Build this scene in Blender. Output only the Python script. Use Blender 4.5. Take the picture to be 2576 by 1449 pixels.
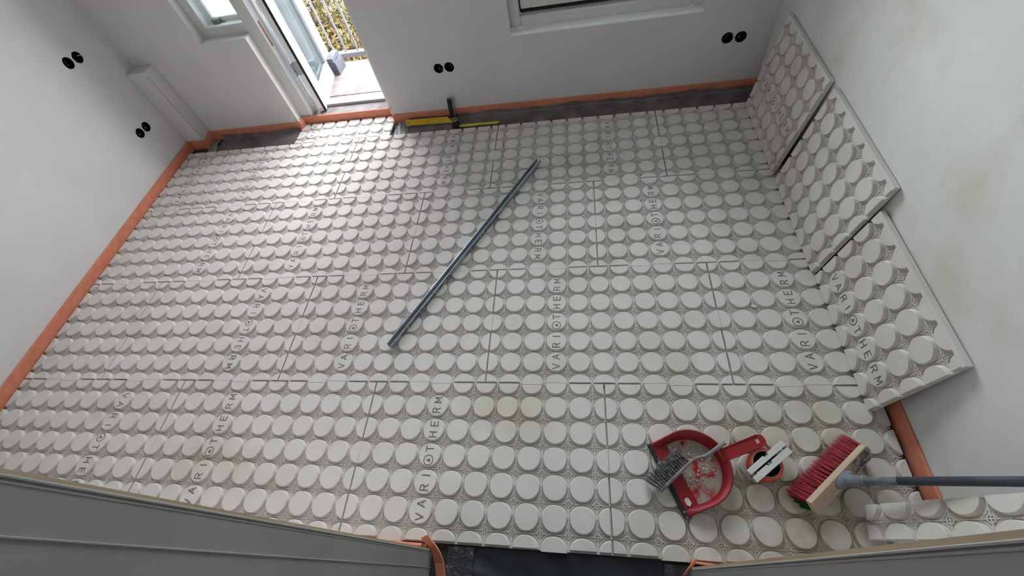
import bpy, bmesh, math, random
from mathutils import Vector, Matrix
from mathutils.geometry import delaunay_2d_cdt
random.seed(7)
for o in list(bpy.data.objects): bpy.data.objects.remove(o, do_unlink=True)
SC = bpy.context.scene
COL = SC.collection

# ------------------------------------------------------------------ camera
cam = bpy.data.objects.new('camera', bpy.data.cameras.new('camera'))
COL.objects.link(cam)
SC.camera = cam
cam.data.sensor_width = 36.0
cam.data.sensor_fit = 'HORIZONTAL'
cam.data.lens = 1077.74/2576*36
cam.data.clip_start = 0.02
RV = Vector((2.5431, 0.0279, -0.2222))
Rm = Matrix.Rotation(RV.length, 3, RV.normalized())   # world -> camera (x right, y down, z forward)
CAMP = Vector((-0.0737, -0.66835, 1.71781))
cam.matrix_world = Matrix.Translation(CAMP) @ Matrix((Rm[0], -Rm[1], -Rm[2])).transposed().to_4x4()

# ------------------------------------------------------------------ world, light, exposure
w = bpy.data.worlds.new('overcast_sky'); SC.world = w; w.use_nodes = True
nt = w.node_tree; nt.nodes.clear()
bg = nt.nodes.new('ShaderNodeBackground'); out = nt.nodes.new('ShaderNodeOutputWorld')
tc = nt.nodes.new('ShaderNodeTexCoord'); sp = nt.nodes.new('ShaderNodeSeparateXYZ')
rp = nt.nodes.new('ShaderNodeValToRGB')
rp.color_ramp.elements[0].position = 0.0; rp.color_ramp.elements[0].color = (0.88, 0.89, 0.91, 1)
rp.color_ramp.elements[1].position = 1.0; rp.color_ramp.elements[1].color = (0.90, 0.94, 1.0, 1)
nt.links.new(tc.outputs['Generated'], sp.inputs[0]); nt.links.new(sp.outputs['Z'], rp.inputs[0])
nt.links.new(rp.outputs[0], bg.inputs['Color']); nt.links.new(bg.outputs[0], out.inputs[0])
bg.inputs['Strength'].default_value = 6.5
def portal(name, loc, sx, sy, rot):
    l = bpy.data.lights.new(name, 'AREA'); l.shape = 'RECTANGLE'; l.size = sx; l.size_y = sy
    l.cycles.is_portal = True
    o = bpy.data.objects.new(name, l); COL.objects.link(o); o.location = loc; o.rotation_euler = rot
portal('sky_portal', (-1.92, 2.30, 1.22), 1.1, 2.45, (math.radians(-90), 0, 0))
portal('sky_portal', (0.08, 2.30, 1.45), 1.1, 1.98, (math.radians(-90), 0, 0))
SC.view_settings.view_transform = 'Standard'
SC.view_settings.look = 'None'
SC.view_settings.gamma = 1.0
SC.view_settings.use_curve_mapping = False
SC.view_settings.exposure = 1.48

# ------------------------------------------------------------------ materials
def mat(name, c1, c2=None, scale=8.0, rough=0.8, bump=0.0, bscale=200.0, metal=0.0, detail=4.0, lo=0.35, hi=0.65, spec=0.3):
    m = bpy.data.materials.new(name); m.use_nodes = True
    n = m.node_tree.nodes; L = m.node_tree.links; b = n['Principled BSDF']
    b.inputs['Roughness'].default_value = rough; b.inputs['Metallic'].default_value = metal
    b.inputs['Specular IOR Level'].default_value = spec
    t = n.new('ShaderNodeTexCoord')
    if c2 is None: c2 = tuple(min(1, x*0.93) for x in c1)
    ns = n.new('ShaderNodeTexNoise'); ns.inputs['Scale'].default_value = scale; ns.inputs['Detail'].default_value = detail
    L.new(t.outputs['Object'], ns.inputs['Vector'])
    r = n.new('ShaderNodeValToRGB'); r.color_ramp.elements[0].position = lo; r.color_ramp.elements[1].position = hi
    r.color_ramp.elements[0].color = (*c1, 1); r.color_ramp.elements[1].color = (*c2, 1)
    L.new(ns.outputs['Fac'], r.inputs[0]); L.new(r.outputs[0], b.inputs['Base Color'])
    if bump:
        n2 = n.new('ShaderNodeTexNoise'); n2.inputs['Scale'].default_value = bscale; n2.inputs['Detail'].default_value = 3
        L.new(t.outputs['Object'], n2.inputs['Vector'])
        bp = n.new('ShaderNodeBump'); bp.inputs['Strength'].default_value = bump; bp.inputs['Distance'].default_value = 0.002
        L.new(n2.outputs['Fac'], bp.inputs['Height']); L.new(bp.outputs[0], b.inputs['Normal'])
    return m
def stain(m, col, scale, lo, hi, amount, seed=0.0):
    """lay irregular stains of colour col over a material made by mat()"""
    n = m.node_tree.nodes; L = m.node_tree.links; b = n['Principled BSDF']
    src = b.inputs['Base Color'].links[0].from_socket
    t = n.new('ShaderNodeTexCoord'); mp = n.new('ShaderNodeMapping'); mp.inputs['Location'].default_value = (seed, seed*1.7, seed*.6)
    ns = n.new('ShaderNodeTexNoise'); ns.inputs['Scale'].default_value = scale; ns.inputs['Detail'].default_value = 3
    L.new(t.outputs['Object'], mp.inputs[0]); L.new(mp.outputs[0], ns.inputs['Vector'])
    mr = n.new('ShaderNodeMapRange'); mr.inputs[1].default_value = lo; mr.inputs[2].default_value = hi; mr.inputs[4].default_value = amount
    L.new(ns.outputs['Fac'], mr.inputs[0])
    mx = n.new('ShaderNodeMixRGB'); mx.inputs[2].default_value = (*col, 1)
    L.new(mr.outputs[0], mx.inputs[0]); L.new(src, mx.inputs[1]); L.new(mx.outputs[0], b.inputs['Base Color'])
    return m
def wood(name, c1, c2, scale=(4, 60, 60), rough=0.7):
    m = mat(name, c1, c2, 1.0, rough, lo=0.3, hi=0.7)
    n = m.node_tree.nodes; L = m.node_tree.links
    ns = [x for x in n if x.type == 'TEX_NOISE'][0]; t = [x for x in n if x.type == 'TEX_COORD'][0]
    mp = n.new('ShaderNodeMapping'); mp.inputs['Scale'].default_value = scale
    L.new(t.outputs['Object'], mp.inputs[0]); L.new(mp.outputs[0], ns.inputs['Vector'])
    return m
M = {}
M['board'] = mat('gypsum_fibre_board', (0.70, 0.66, 0.632), (0.66, 0.62, 0.59), 5.0, 0.92, 0.35, 900.0)
stain(M['board'], (0.54, 0.50, 0.41), 3.1, 0.56, 0.74, 0.5, 3.0)
def dust(m, col, centre, radius, amount):
    n = m.node_tree.nodes; L = m.node_tree.links; b = n['Principled BSDF']; src = b.inputs['Base Color'].links[0].from_socket
    t = n.new('ShaderNodeTexCoord'); ns = n.new('ShaderNodeTexNoise'); ns.inputs['Scale'].default_value = 9; ns.inputs['Detail'].default_value = 6
    L.new(t.outputs['Object'], ns.inputs['Vector'])
    d = n.new('ShaderNodeVectorMath'); d.operation = 'DISTANCE'; d.inputs[1].default_value = centre; L.new(t.outputs['Object'], d.inputs[0])
    mr = n.new('ShaderNodeMapRange'); mr.inputs[1].default_value = radius; mr.inputs[2].default_value = radius*.35; mr.inputs[4].default_value = 1
    L.new(d.outputs['Value'], mr.inputs[0])
    m2 = n.new('ShaderNodeMapRange'); m2.inputs[1].default_value = .36; m2.inputs[2].default_value = .60; m2.inputs[3].default_value = .25*amount; m2.inputs[4].default_value = amount
    L.new(ns.outputs['Fac'], m2.inputs[0])
    mu = n.new('ShaderNodeMath'); mu.operation = 'MULTIPLY'; L.new(mr.outputs[0], mu.inputs[0]); L.new(m2.outputs[0], mu.inputs[1])
    mx = n.new('ShaderNodeMixRGB'); mx.inputs[2].default_value = (*col, 1)
    L.new(mu.outputs[0], mx.inputs[0]); L.new(src, mx.inputs[1]); L.new(mx.outputs[0], b.inputs['Base Color'])
dust(M['board'], (0.40, 0.355, 0.275), (.62, -.48, 0), .52, .85)
M['print'] = mat('dark_grey_print', (0.13, 0.135, 0.14), (0.18, 0.18, 0.19), 300.0, 0.9)
M['wall'] = mat('skimmed_plaster', (0.67, 0.655, 0.645), (0.64, 0.625, 0.615), 2.5, 0.85, 0.15, 120.0)
M['wall_r'] = mat('drying_plaster', (0.705, 0.70, 0.70), (0.665, 0.66, 0.65), 2.0, 0.85, 0.15, 120.0)
stain(M['wall_r'], (0.56, 0.52, 0.40), 3.4, 0.56, 0.72, 0.55, 5.3)
M['ceiling'] = mat('white_ceiling_paint', (0.74, 0.73, 0.715), None, 3.0, 0.9)
M['screed'] = mat('dark_underlay', (0.035, 0.038, 0.042), (0.06, 0.06, 0.065), 6.0, 0.6)
M['wall_n'] = mat('bounce_dimmed_plaster', (0.55, 0.54, 0.53), None, 3.0, 0.9)  # near and hall walls greyed to cut the light they bounce
M['doorpaint'] = mat('dimmed_door_paint', (0.40, 0.41, 0.43), (0.36, 0.37, 0.39), 9.0, 0.4)  # white leaf darkened so daylight does not burn it out
M['frame'] = mat('grey_white_paint', (0.66, 0.66, 0.63), (0.63, 0.63, 0.60), 6.0, 0.45)
M['white'] = mat('white_gloss_paint', (0.85, 0.86, 0.87), (0.80, 0.81, 0.82), 9.0, 0.4)
M['lining'] = mat('painted_door_lining', (0.38, 0.375, 0.365), (0.34, 0.335, 0.325), 5.0, 0.5)
M['rawwood'] = wood('raw_wood', (0.72, 0.56, 0.39), (0.55, 0.41, 0.27), (60, 60, 5))
M['foam'] = mat('orange_foam_strip', (0.68, 0.25, 0.155), (0.60, 0.20, 0.12), 25.0, 0.75, 0.2, 400.0)
M['black'] = mat('matt_black', (0.012, 0.012, 0.013), (0.03, 0.03, 0.03), 60.0, 0.6)
M['rubber'] = mat('black_rubber', (0.015, 0.016, 0.018), (0.02, 0.02, 0.022), 30.0, 0.55)
stain(M['rubber'], (0.45, 0.42, 0.38), 45.0, 0.58, 0.66, 0.7, 1.0)
M['socket'] = mat('black_flush_box', (0.003, 0.003, 0.003), (0.008, 0.008, 0.008), 90.0, 0.7, spec=0.03)
M['plaster'] = mat('plaster_smear', (0.16, 0.16, 0.15), (0.03, 0.03, 0.03), 140.0, 0.9)
M['steel'] = mat('galvanised_steel', (0.44, 0.50, 0.54), (0.34, 0.40, 0.45), 18.0, 0.42, metal=0.75)
M['chrome'] = mat('zinc_metal', (0.50, 0.54, 0.54), (0.25, 0.28, 0.28), 220.0, 0.35, metal=0.8)
M['red'] = mat('red_plastic', (0.30, 0.006, 0.014), (0.25, 0.005, 0.012), 12.0, 0.38, spec=0.5)
M['reddust'] = mat('dusty_red_plastic', (0.34, 0.015, 0.02), (0.36, 0.31, 0.275), 20.0, 0.85, lo=0.40, hi=0.54, detail=8)
M['redb'] = mat('red_bristle', (0.42, 0.012, 0.035), (0.24, 0.006, 0.015), 60.0, 0.5)
M['green'] = mat('green_bristle', (0.01, 0.13, 0.045), (0.006, 0.08, 0.03), 60.0, 0.5)
M['greyb'] = mat('dusty_grey_bristle', (0.055, 0.058, 0.065), (0.30, 0.28, 0.27), 90.0, 0.8)
M['greyp'] = mat('dusty_grey_plastic', (0.17, 0.18, 0.18), (0.26, 0.26, 0.25), 40.0, 0.7)
M['pole'] = mat('grey_blue_pole', (0.045, 0.052, 0.066), (0.065, 0.073, 0.09), 30.0, 0.55)
M['poledust'] = mat('dusty_pole', (0.19, 0.21, 0.22), (0.11, 0.125, 0.14), 45.0, 0.7)
M['socketp'] = mat('grey_broom_socket', (0.21, 0.22, 0.25), (0.13, 0.14, 0.155), 35.0, 0.6)
M['beech'] = wood('pale_beech', (0.52, 0.39, 0.29), (0.44, 0.32, 0.23), (8, 60, 60))
M['sticker'] = mat('worn_sticker', (0.34, 0.29, 0.25), (0.10, 0.10, 0.10), 75.0, 0.7, lo=0.46, hi=0.54)
M['tape'] = mat('red_orange_tape', (0.62, 0.075, 0.03), (0.52, 0.06, 0.025), 30.0, 0.35, spec=0.5)
M['core'] = mat('dark_cardboard_core', (0.045, 0.035, 0.032), (0.065, 0.05, 0.045), 30.0, 0.8)
M['lightcore'] = mat('pale_core_edge', (0.40, 0.33, 0.28), None, 30.0, 0.8)
M['spacer'] = mat('off_white_plastic', (0.62, 0.62, 0.61), (0.57, 0.57, 0.56), 30.0, 0.55)
M['stud'] = mat('grey_pin', (0.27, 0.26, 0.25), (0.22, 0.21, 0.20), 30.0, 0.5)
M['yellow'] = mat('yellow_metal', (0.68, 0.42, 0.02), (0.60, 0.36, 0.02), 20.0, 0.45)
M['lime'] = mat('yellow_green_blade', (0.60, 0.60, 0.05), (0.52, 0.53, 0.05), 30.0, 0.45)
M['dustfloor'] = mat('dusty_pink_concrete', (0.14, 0.112, 0.110), (0.22, 0.205, 0.20), 9.0, 0.9, lo=0.35, hi=0.6, detail=8)  # concrete darkened so the daylit balcony keeps detail at indoor exposure
M['ledge'] = mat('grey_white_ledge', (0.42, 0.43, 0.41), (0.34, 0.35, 0.335), 14.0, 0.6)
M['plank'] = mat('grey_blue_offcut', (0.10, 0.105, 0.13), (0.075, 0.08, 0.10), 20.0, 0.8)  # offcut colour lowered to offset the strong outdoor light
M['railing'] = mat('dimmed_railing_paint', (0.19, 0.175, 0.20), (0.16, 0.15, 0.17), 9.0, 0.5)  # white railing painted darker to hold detail in the bright exterior
M['bark'] = mat('dark_bark', (0.045, 0.035, 0.025), (0.08, 0.06, 0.045), 14.0, 0.9)
M['leaf1'] = mat('yellow_autumn_leaf', (0.080, 0.050, 0.004), (0.036, 0.036, 0.005), 1.5, 0.7)  # foliage darker than real leaves, to suit the indoor exposure
M['leaf2'] = mat('green_gold_leaf', (0.022, 0.028, 0.006), (0.060, 0.028, 0.008), 1.2, 0.7)  # darkened for the indoor exposure like the yellow leaves
M['street'] = mat('darkened_pavement', (0.055, 0.055, 0.06), (0.10, 0.10, 0.105), 0.6, 0.9)  # ground darkened below its real tone so it is not overexposed
M['brickish'] = mat('pink_render', (0.55, 0.33, 0.31), (0.62, 0.45, 0.43), 7.0, 0.9)
M['crumb'] = mat('white_plaster_crumb', (0.70, 0.66, 0.60), (0.60, 0.55, 0.50), 40.0, 0.9)

def film(name, c, alpha, rough):
    m = mat(name, c, tuple(x*1.6 for x in c), 9.0, rough, 0.0, spec=0.6)
    n = m.node_tree.nodes; L = m.node_tree.links; b = n['Principled BSDF']; o = n['Material Output']
    tt = n.new('ShaderNodeTexCoord'); nn = n.new('ShaderNodeTexNoise'); nn.inputs['Scale'].default_value = 38; nn.inputs['Detail'].default_value = 4; nn.inputs['Distortion'].default_value = 1.5
    bb = n.new('ShaderNodeBump'); bb.inputs['Strength'].default_value = 0.9; bb.inputs['Distance'].default_value = 0.01
    L.new(tt.outputs['Object'], nn.inputs['Vector']); L.new(nn.outputs['Fac'], bb.inputs['Height']); L.new(bb.outputs[0], b.inputs['Normal'])
    tr = n.new('ShaderNodeBsdfTransparent'); tr.inputs[0].default_value = (0.75, 0.75, 0.78, 1)
    mx = n.new('ShaderNodeMixShader'); mx.inputs[0].default_value = alpha
    L.new(tr.outputs[0], mx.inputs[1]); L.new(b.outputs[0], mx.inputs[2]); L.new(mx.outputs[0], o.inputs[0])
    return m
M['film'] = film('dark_plastic_film', (0.19, 0.175, 0.175), 0.66, 0.24)
M['filmd'] = mat('black_plastic_sheet', (0.010, 0.013, 0.018), (0.018, 0.022, 0.030), 5.0, 0.34, spec=0.5)
M['filmg'] = film('clear_grey_film', (0.055, 0.053, 0.062), 0.7, 0.25)
M['filmc'] = film('pale_glint_film', (0.42, 0.43, 0.46), 0.45, 0.15)  # paler colour stands in for bright reflections on crumpled film
def glassm(name, tint, frost, tc=(0.31, 0.35, 0.355)):
    m = bpy.data.materials.new(name); m.use_nodes = True
    n = m.node_tree.nodes; L = m.node_tree.links; n.clear()
    o = n.new('ShaderNodeOutputMaterial'); tr = n.new('ShaderNodeBsdfTransparent'); tr.inputs[0].default_value = (*tint, 1)
    gl = n.new('ShaderNodeBsdfGlossy'); gl.inputs['Roughness'].default_value = 0.03
    df = n.new('ShaderNodeBsdfTranslucent'); df.inputs[0].default_value = (*tc, 1)
    nz = n.new('ShaderNodeTexNoise'); nz.inputs['Scale'].default_value = 12
    mr = n.new('ShaderNodeMapRange'); mr.inputs[3].default_value = frost*0.7; mr.inputs[4].default_value = min(1, frost*1.3)
    L.new(nz.outputs['Fac'], mr.inputs[0])
    m1 = n.new('ShaderNodeMixShader'); m2 = n.new('ShaderNodeMixShader')
    fr = n.new('ShaderNodeFresnel'); fr.inputs[0].default_value = 1.45
    L.new(mr.outputs[0], m1.inputs[0]); L.new(tr.outputs[0], m1.inputs[1]); L.new(df.outputs[0], m1.inputs[2])
    L.new(fr.outputs[0], m2.inputs[0]); L.new(m1.outputs[0], m2.inputs[1]); L.new(gl.outputs[0], m2.inputs[2])
    L.new(m2.outputs[0], o.inputs[0])
    return m
M['glass'] = glassm('clear_glass', (0.93, 0.97, 0.96), 0.02)
M['frost2'] = glassm('bright_frosted_glass', (0.90, 0.96, 0.96), 0.75, (0.72, 0.80, 0.80))
M['frost'] = glassm('dimmed_frosted_glass', (0.86, 0.95, 0.94), 0.80)  # translucency darkened so the backlit pane does not blow out

# ------------------------------------------------------------------ mesh helpers
class MB:
    def __init__(s): s.v = []; s.f = []; s.m = []; s.mi = 0
    def add(s, vs, fs):
        b = len(s.v); s.v += [tuple(x) for x in vs]
        for f in fs: s.f.append(tuple(b+i for i in f)); s.m.append(s.mi)
    def box(s, x0, x1, y0, y1, z0, z1, T=None):
        vs = [Vector((x, y, z)) for x in (x0, x1) for y in (y0, y1) for z in (z0, z1)]
        if T is not None: vs = [T @ v for v in vs]
        s.add(vs, [(0, 1, 3, 2), (4, 6, 7, 5), (0, 4, 5, 1), (2, 3, 7, 6), (0, 2, 6, 4), (1, 5, 7, 3)])
    def bbox(s, x0, x1, y0, y1, z0, z1, c=0.002, T=None):
        """box with chamfered edges (bevelled octagonal section rings along z)"""
        def ring(i, z):
            a, b, d, e = x0+i, x1-i, y0+i, y1-i
            return [(a+c, d, z), (b-c, d, z), (b, d+c, z), (b, e-c, z), (b-c, e, z), (a+c, e, z), (a, e-c, z), (a, d+c, z)]
        rs = [ring(c, z0), ring(0, z0+c), ring(0, z1-c), ring(c, z1)]
        vs = [Vector(p) for r in rs for p in r]
        if T is not None: vs = [T @ v for v in vs]
        fs = [tuple(range(7, -1, -1)), tuple(range(24, 32))]
        for k in range(3):
            for i in range(8): j = (i+1) % 8; fs.append((k*8+i, k*8+j, k*8+8+j, k*8+8+i))
        s.add(vs, fs)
    def prism(s, poly, z0, z1, T=None):
        n = len(poly); vs = [Vector((x, y, z0)) for x, y in poly]+[Vector((x, y, z1)) for x, y in poly]
        if T is not None: vs = [T @ v for v in vs]
        s.add(vs, [tuple(range(n-1, -1, -1)), tuple(range(n, 2*n))]+[(i, (i+1) % n, n+(i+1) % n, n+i) for i in range(n)])
    def rings(s, rs, cap0=True, cap1=True, closed=True):
        n = len(rs[0]); vs = [p for r in rs for p in r]; fs = []
        for k in range(len(rs)-1):
            for i in range(n if closed else n-1):
                j = (i+1) % n; fs.append((k*n+i, k*n+j, k*n+n+j, k*n+n+i))
        if cap0: fs.append(tuple(range(n-1, -1, -1)))
        if cap1: fs.append(tuple(range((len(rs)-1)*n, len(rs)*n)))
        s.add(vs, fs)
    def tube(s, pts, r, n=12, T=None, cap=True):
        pts = [Vector(p) for p in pts]; rr = r if isinstance(r, (list, tuple)) else [r]*len(pts); rs = []
        up = None
        for i, p in enumerate(pts):
            d = (pts[min(i+1, len(pts)-1)]-pts[max(i-1, 0)]).normalized()
            if up is None: up = Vector((0, 0, 1)) if abs(d.z) < 0.9 else Vector((1, 0, 0))
            a = d.cross(up).normalized(); b = a.cross(d).normalized(); up = b
            ring = [p+(a*math.cos(t)+b*math.sin(t))*rr[i] for t in [2*math.pi*k/n for k in range(n)]]
            rs.append([T @ q for q in ring] if T is not None else ring)
        s.rings(rs, cap, cap)
    def build(s, name, m, parent=None, T=None, smooth=False, bevel=0.0):
        me = bpy.data.meshes.new(name)
        me.from_pydata([tuple(v) for v in s.v], [], s.f)
        ms = m if isinstance(m, (list, tuple)) else [m]
        for x in ms: me.materials.append(x)
        if len(ms) > 1: me.polygons.foreach_set('material_index', s.m)
        if smooth: me.polygons.foreach_set('use_smooth', [True]*len(me.polygons))
        me.update()
        o = bpy.data.objects.new(name, me); COL.objects.link(o)
        if T is not None: o.matrix_world = T
        if parent is not None: o.parent = parent
        if bevel:
            b = o.modifiers.new('bevel', 'BEVEL'); b.width = bevel; b.segments = 2; b.limit_method = 'ANGLE'
        return o
def fixn(o):
    bm = bmesh.new(); bm.from_mesh(o.data); bmesh.ops.recalc_face_normals(bm, faces=bm.faces); bm.to_mesh(o.data); bm.free(); return o
def thing(name, label, cat, loc=(0, 0, 0), T=None, group=None):
    o = bpy.data.objects.new(name, None); COL.objects.link(o); o.empty_display_size = 0.05
    if T is not None: o.matrix_world = T
    else: o.location = loc
    o['label'] = label; o['category'] = cat
    if group: o['group'] = group
    return o
def tag(o, label, cat, group=None):
    o['label'] = label; o['category'] = cat
    if group: o['group'] = group
    return o
def struct(o): o['kind'] = 'structure'; return o
def stuff(o): o['kind'] = 'stuff'; return o
def sroot(name):
    o = bpy.data.objects.new(name, None); COL.objects.link(o); o.empty_display_size = 0.05; o['kind'] = 'structure'; return o
def frame(o, x, y, z):
    m = Matrix((x, y, z)).transposed().to_4x4(); m.translation = Vector(o); return m
def plate(outer, holes, depth, T):
    """solid plate from a 2D outline with holes (local x,y), front at z=0, back at z=-depth"""
    vs = [Vector(p) for p in outer]; es = [(i, (i+1) % len(outer)) for i in range(len(outer))]
    loops = [list(range(len(outer)))]
    for h in holes:
        b = len(vs); vs += [Vector(p) for p in h]; es += [(b+i, b+(i+1) % len(h)) for i in range(len(h))]; loops.append(list(range(b, b+len(h))))
    def inside(p, poly):
        c = False; n = len(poly)
        for i in range(n):
            a, b_ = poly[i], poly[(i+1) % n]
            if (a[1] > p[1]) != (b_[1] > p[1]) and p[0] < (b_[0]-a[0])*(p[1]-a[1])/(b_[1]-a[1])+a[0]: c = not c
        return c
    ov, oe, of, *_ = delaunay_2d_cdt([v.to_2d() if hasattr(v, 'to_2d') else v for v in vs], es, [], 0, 1e-7)
    mb = MB(); n = len(ov); fs = []
    for f in of:
        c = (sum(ov[i][0] for i in f)/len(f), sum(ov[i][1] for i in f)/len(f))
        if inside(c, outer) and not any(inside(c, h) for h in holes): fs.append(tuple(f))
    V = [T @ Vector((p[0], p[1], 0)) for p in ov]+[T @ Vector((p[0], p[1], -depth)) for p in ov]
    F = list(fs)+[tuple(n+i for i in reversed(f)) for f in fs]
    cnt = {}
    for f in fs:
        for i in range(len(f)):
            a, b = f[i], f[(i+1) % len(f)]; cnt[(a, b)] = 1
    for (a, b) in list(cnt):
        if (b, a) not in cnt: F.append((b, a, n+a, n+b))
    mb.add(V, F); return mb

# ------------------------------------------------------------------ room shell
ZF = -0.0203
XL, XR, YB, YBL, YN = -3.012, 1.015, 1.958, 1.985, -0.615
H = 2.6
b = MB(); b.box(-3.4, 1.5, -2.4, 2.12, -0.20, ZF-0.001)
floor = struct(b.build('floor', M['screed']))
b = MB(); b.box(-3.4, 1.5, -2.4, 2.30, H, H+0.15)
struct(b.build('ceiling', M['ceiling']))
def circle(cx, cy, r, n=20, jit=0.0):
    return [(cx+(r+random.uniform(-jit, jit))*math.cos(2*math.pi*i/n), cy+(r+random.uniform(-jit, jit))*math.sin(2*math.pi*i/n)) for i in range(n)]
SR = 0.031
# sockets: (wall, along, z)
sock_back = [(-0.942, 0.338), (-0.872, 0.339), (0.779, 0.318), (0.850, 0.316)]
sock_left = [(1.634, 0.793), (1.708, 0.787), (1.637, 0.308), (1.709, 0.307)]
# back wall, right part (window opening), front faces -Y ; local x = X, y = Z
TB = frame((0, YB, 0), (1, 0, 0), (0, 0, 1), (0, -1, 0))
win = [(-0.453, 0.482), (0.618, 0.482), (0.618, 2.42), (-0.453, 2.42)]
wall_back = struct(plate([(-1.362, ZF), (1.35, ZF), (1.35, H), (-1.362, H)], [win]+[circle(x, z, SR, 20, 0.002) for x, z in sock_back], 0.33, TB).build('wall_back', M['wall']))
TBL = frame((0, YBL, 0), (1, 0, 0), (0, 0, 1), (0, -1, 0))
struct(plate([(-3.35, ZF), (-2.11, ZF), (-2.11, 0.652), (-2.434, 0.652), (-2.434, 2.42), (-1.362, 2.42), (-1.362, H), (-3.35, H)], [], 0.30, TBL).build('wall_back_left', M['wall']))
TL = frame((XL, 0, 0), (0, 1, 0), (0, 0, 1), (1, 0, 0))
wall_left = struct(plate([(-2.4, ZF), (2.28, ZF), (2.28, H), (-2.4, H)], [circle(y, z, SR, 20, 0.002) for y, z in sock_left], 0.3, TL).build('wall_left', M['wall']))
b = MB(); b.box(XR, XR+0.3, -0.72, YB+0.3, ZF, H)
struct(b.build('wall_right', M['wall_r']))
# near wall with the doorway the picture is taken from
b = MB(); b.box(XL, -0.647, -0.76, YN-0.003, ZF, H); b.box(0.252, XR, -0.76, YN-0.003, ZF, H); b.box(-0.647, 0.252, -0.76, YN-0.003, 2.12, H)
struct(b.build('wall_near', M['wall_n']))
b = MB(); b.box(XL, 1.5, -2.4, -2.3, ZF, H); b.box(1.4, 1.5, -2.3, -0.76, ZF, H)
struct(b.build('wall_hall', M['wall_n']))
# boxed-in pipe in the left corner
b = MB(); b.box(XL, -2.868, 1.882, YBL, ZF, 0.575)
o = struct(b.build('trim_1', M['wall'], bevel=0.004))
b = MB(); b.box(-2.8695, -2.8680, 1.8805, 1.8820, 0.05, 0.55)
b.build('joint_line', M['plaster'], o)

# sockets: black cups set in the walls
def socket(T, parent):
    b = MB(); n = 28; r = SR-0.0015
    for (r0, r1, z0, z1) in ((r, r, 0.0, -0.045),):
        rs = [[Vector((a*math.cos(2*math.pi*i/n), a*math.sin(2*math.pi*i/n), z)) for i in range(n)] for a, z in ((r0+.0016, z0+.0004), (r0, z0+.0006), (r1, z1))]
        b.rings(rs, False, True)
    b.box(-0.004, 0.004, -r, r, -0.044, -0.038)
    for sx in (-1, 1):
        b.tube([(sx*0.019, 0, -0.044), (sx*0.019, 0, -0.02)], 0.003, 8)
    b.v = [tuple(T @ Vector(v)) for v in b.v]
    s = b.build('socket_box', M['socket'], parent)
    b = MB(); k = random.uniform(0.006, 0.010); cx, cy = random.uniform(-.012, .012), -0.014
    pts = [(cx+k*math.cos(t)*random.uniform(.7, 1.1), cy+k*math.sin(t)*random.uniform(.5, .9)) for t in [2*math.pi*i/9 for i in range(9)]]
    b.prism(pts, -0.040, -0.022)
    b.tube([(cx, cy, -0.03), (cx*.3, 0.004, -0.016), (0.01, 0.014, -0.022), (0.018, 0.004, -0.04)], 0.0022, 6)
    b.v = [tuple(T @ Vector(v)) for v in b.v]
    b.build('plaster_lump', M['plaster'], s)
for x, z in sock_back: socket(TB @ Matrix.Translation((x, z, 0)), wall_back)
for y, z in sock_left: socket(TL @ Matrix.Translation((y, z, 0)), wall_left)

# ------------------------------------------------------------------ floor heating boards
BT, BZ = 0.020, -0.0158         # thickness, level of the base between the studs
STROKES = {
 'V': [[(0, 1), (.5, 0), (1, 1)]], 'A': [[(0, 0), (.5, 1), (1, 0)], [(.18, .33), (.82, .33)]],
 'R': [[(.08, 0), (.08, 1), (.6, 1), (.82, .93), (.92, .75), (.82, .57), (.6, .5), (.08, .5)], [(.55, .5), (.95, 0)]],
 'I': [[(.5, 0), (.5, 1)]], 'T': [[(0, 1), (1, 1)], [(.5, 1), (.5, 0)]],
 'H': [[(.06, 0), (.06, 1)], [(.94, 0), (.94, 1)], [(.06, .5), (.94, .5)]],
 'E': [[(.9, 1), (.1, 1), (.1, 0), (.9, 0)], [(.1, .5), (.8, .5)]],
 'M': [[(0, 0), (.06, 1), (.5, .25), (.94, 1), (1, 0)]]}
def stroke(b, pts, w, f, z=0.0004):
    for i in range(len(pts)-1):
        p, q = Vector(pts[i]), Vector(pts[i+1]); d = (q-p).normalized(); n = Vector((-d.y, d.x))*w/2; e = d*w/2*0.6
        c = [p-e-n, q+e-n, q+e+n, p-e+n]
        b.add([f(x, z+.00002*(i % 4)) for x in c], [(0, 1, 2, 3)])
def letter(b, ch, cx, cy, ang, hgt=0.0305, wid=0.0225, sw=0.0043):
    ca, sa = math.cos(ang), math.sin(ang)
    f = lambda p, z: Vector((cx+p.x*ca-p.y*sa, cy+p.x*sa+p.y*ca, z))
    if ch == 'O':
        for r0, r1 in ((0.0168, 0.0206),):
            n = 28; vs = []
            for i in range(n):
                t = 2*math.pi*i/n; vs += [f(Vector((r0*math.cos(t), r0*math.sin(t))), 0.0004), f(Vector((r1*math.cos(t), r1*math.sin(t))), 0.0004)]
            b.add(vs, [(2*i, 2*i+1, (2*i+3) % (2*n), (2*i+2) % (2*n)) for i in range(n)])
        b.add([f(Vector(p), 0.0004) for p in ((-0.0085, -0.007), (0.0085, -0.007), (0, 0.0095))], [(0, 1, 2)])
        return
    for k, s in enumerate(STROKES[ch]): stroke(b, [((x-.5)*wid, (y-.5)*hgt) for x, y in s], sw, f, .0004+.0001*k)
PAIRS = ['VA', 'RI', 'OT', 'HE', 'RM']
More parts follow.
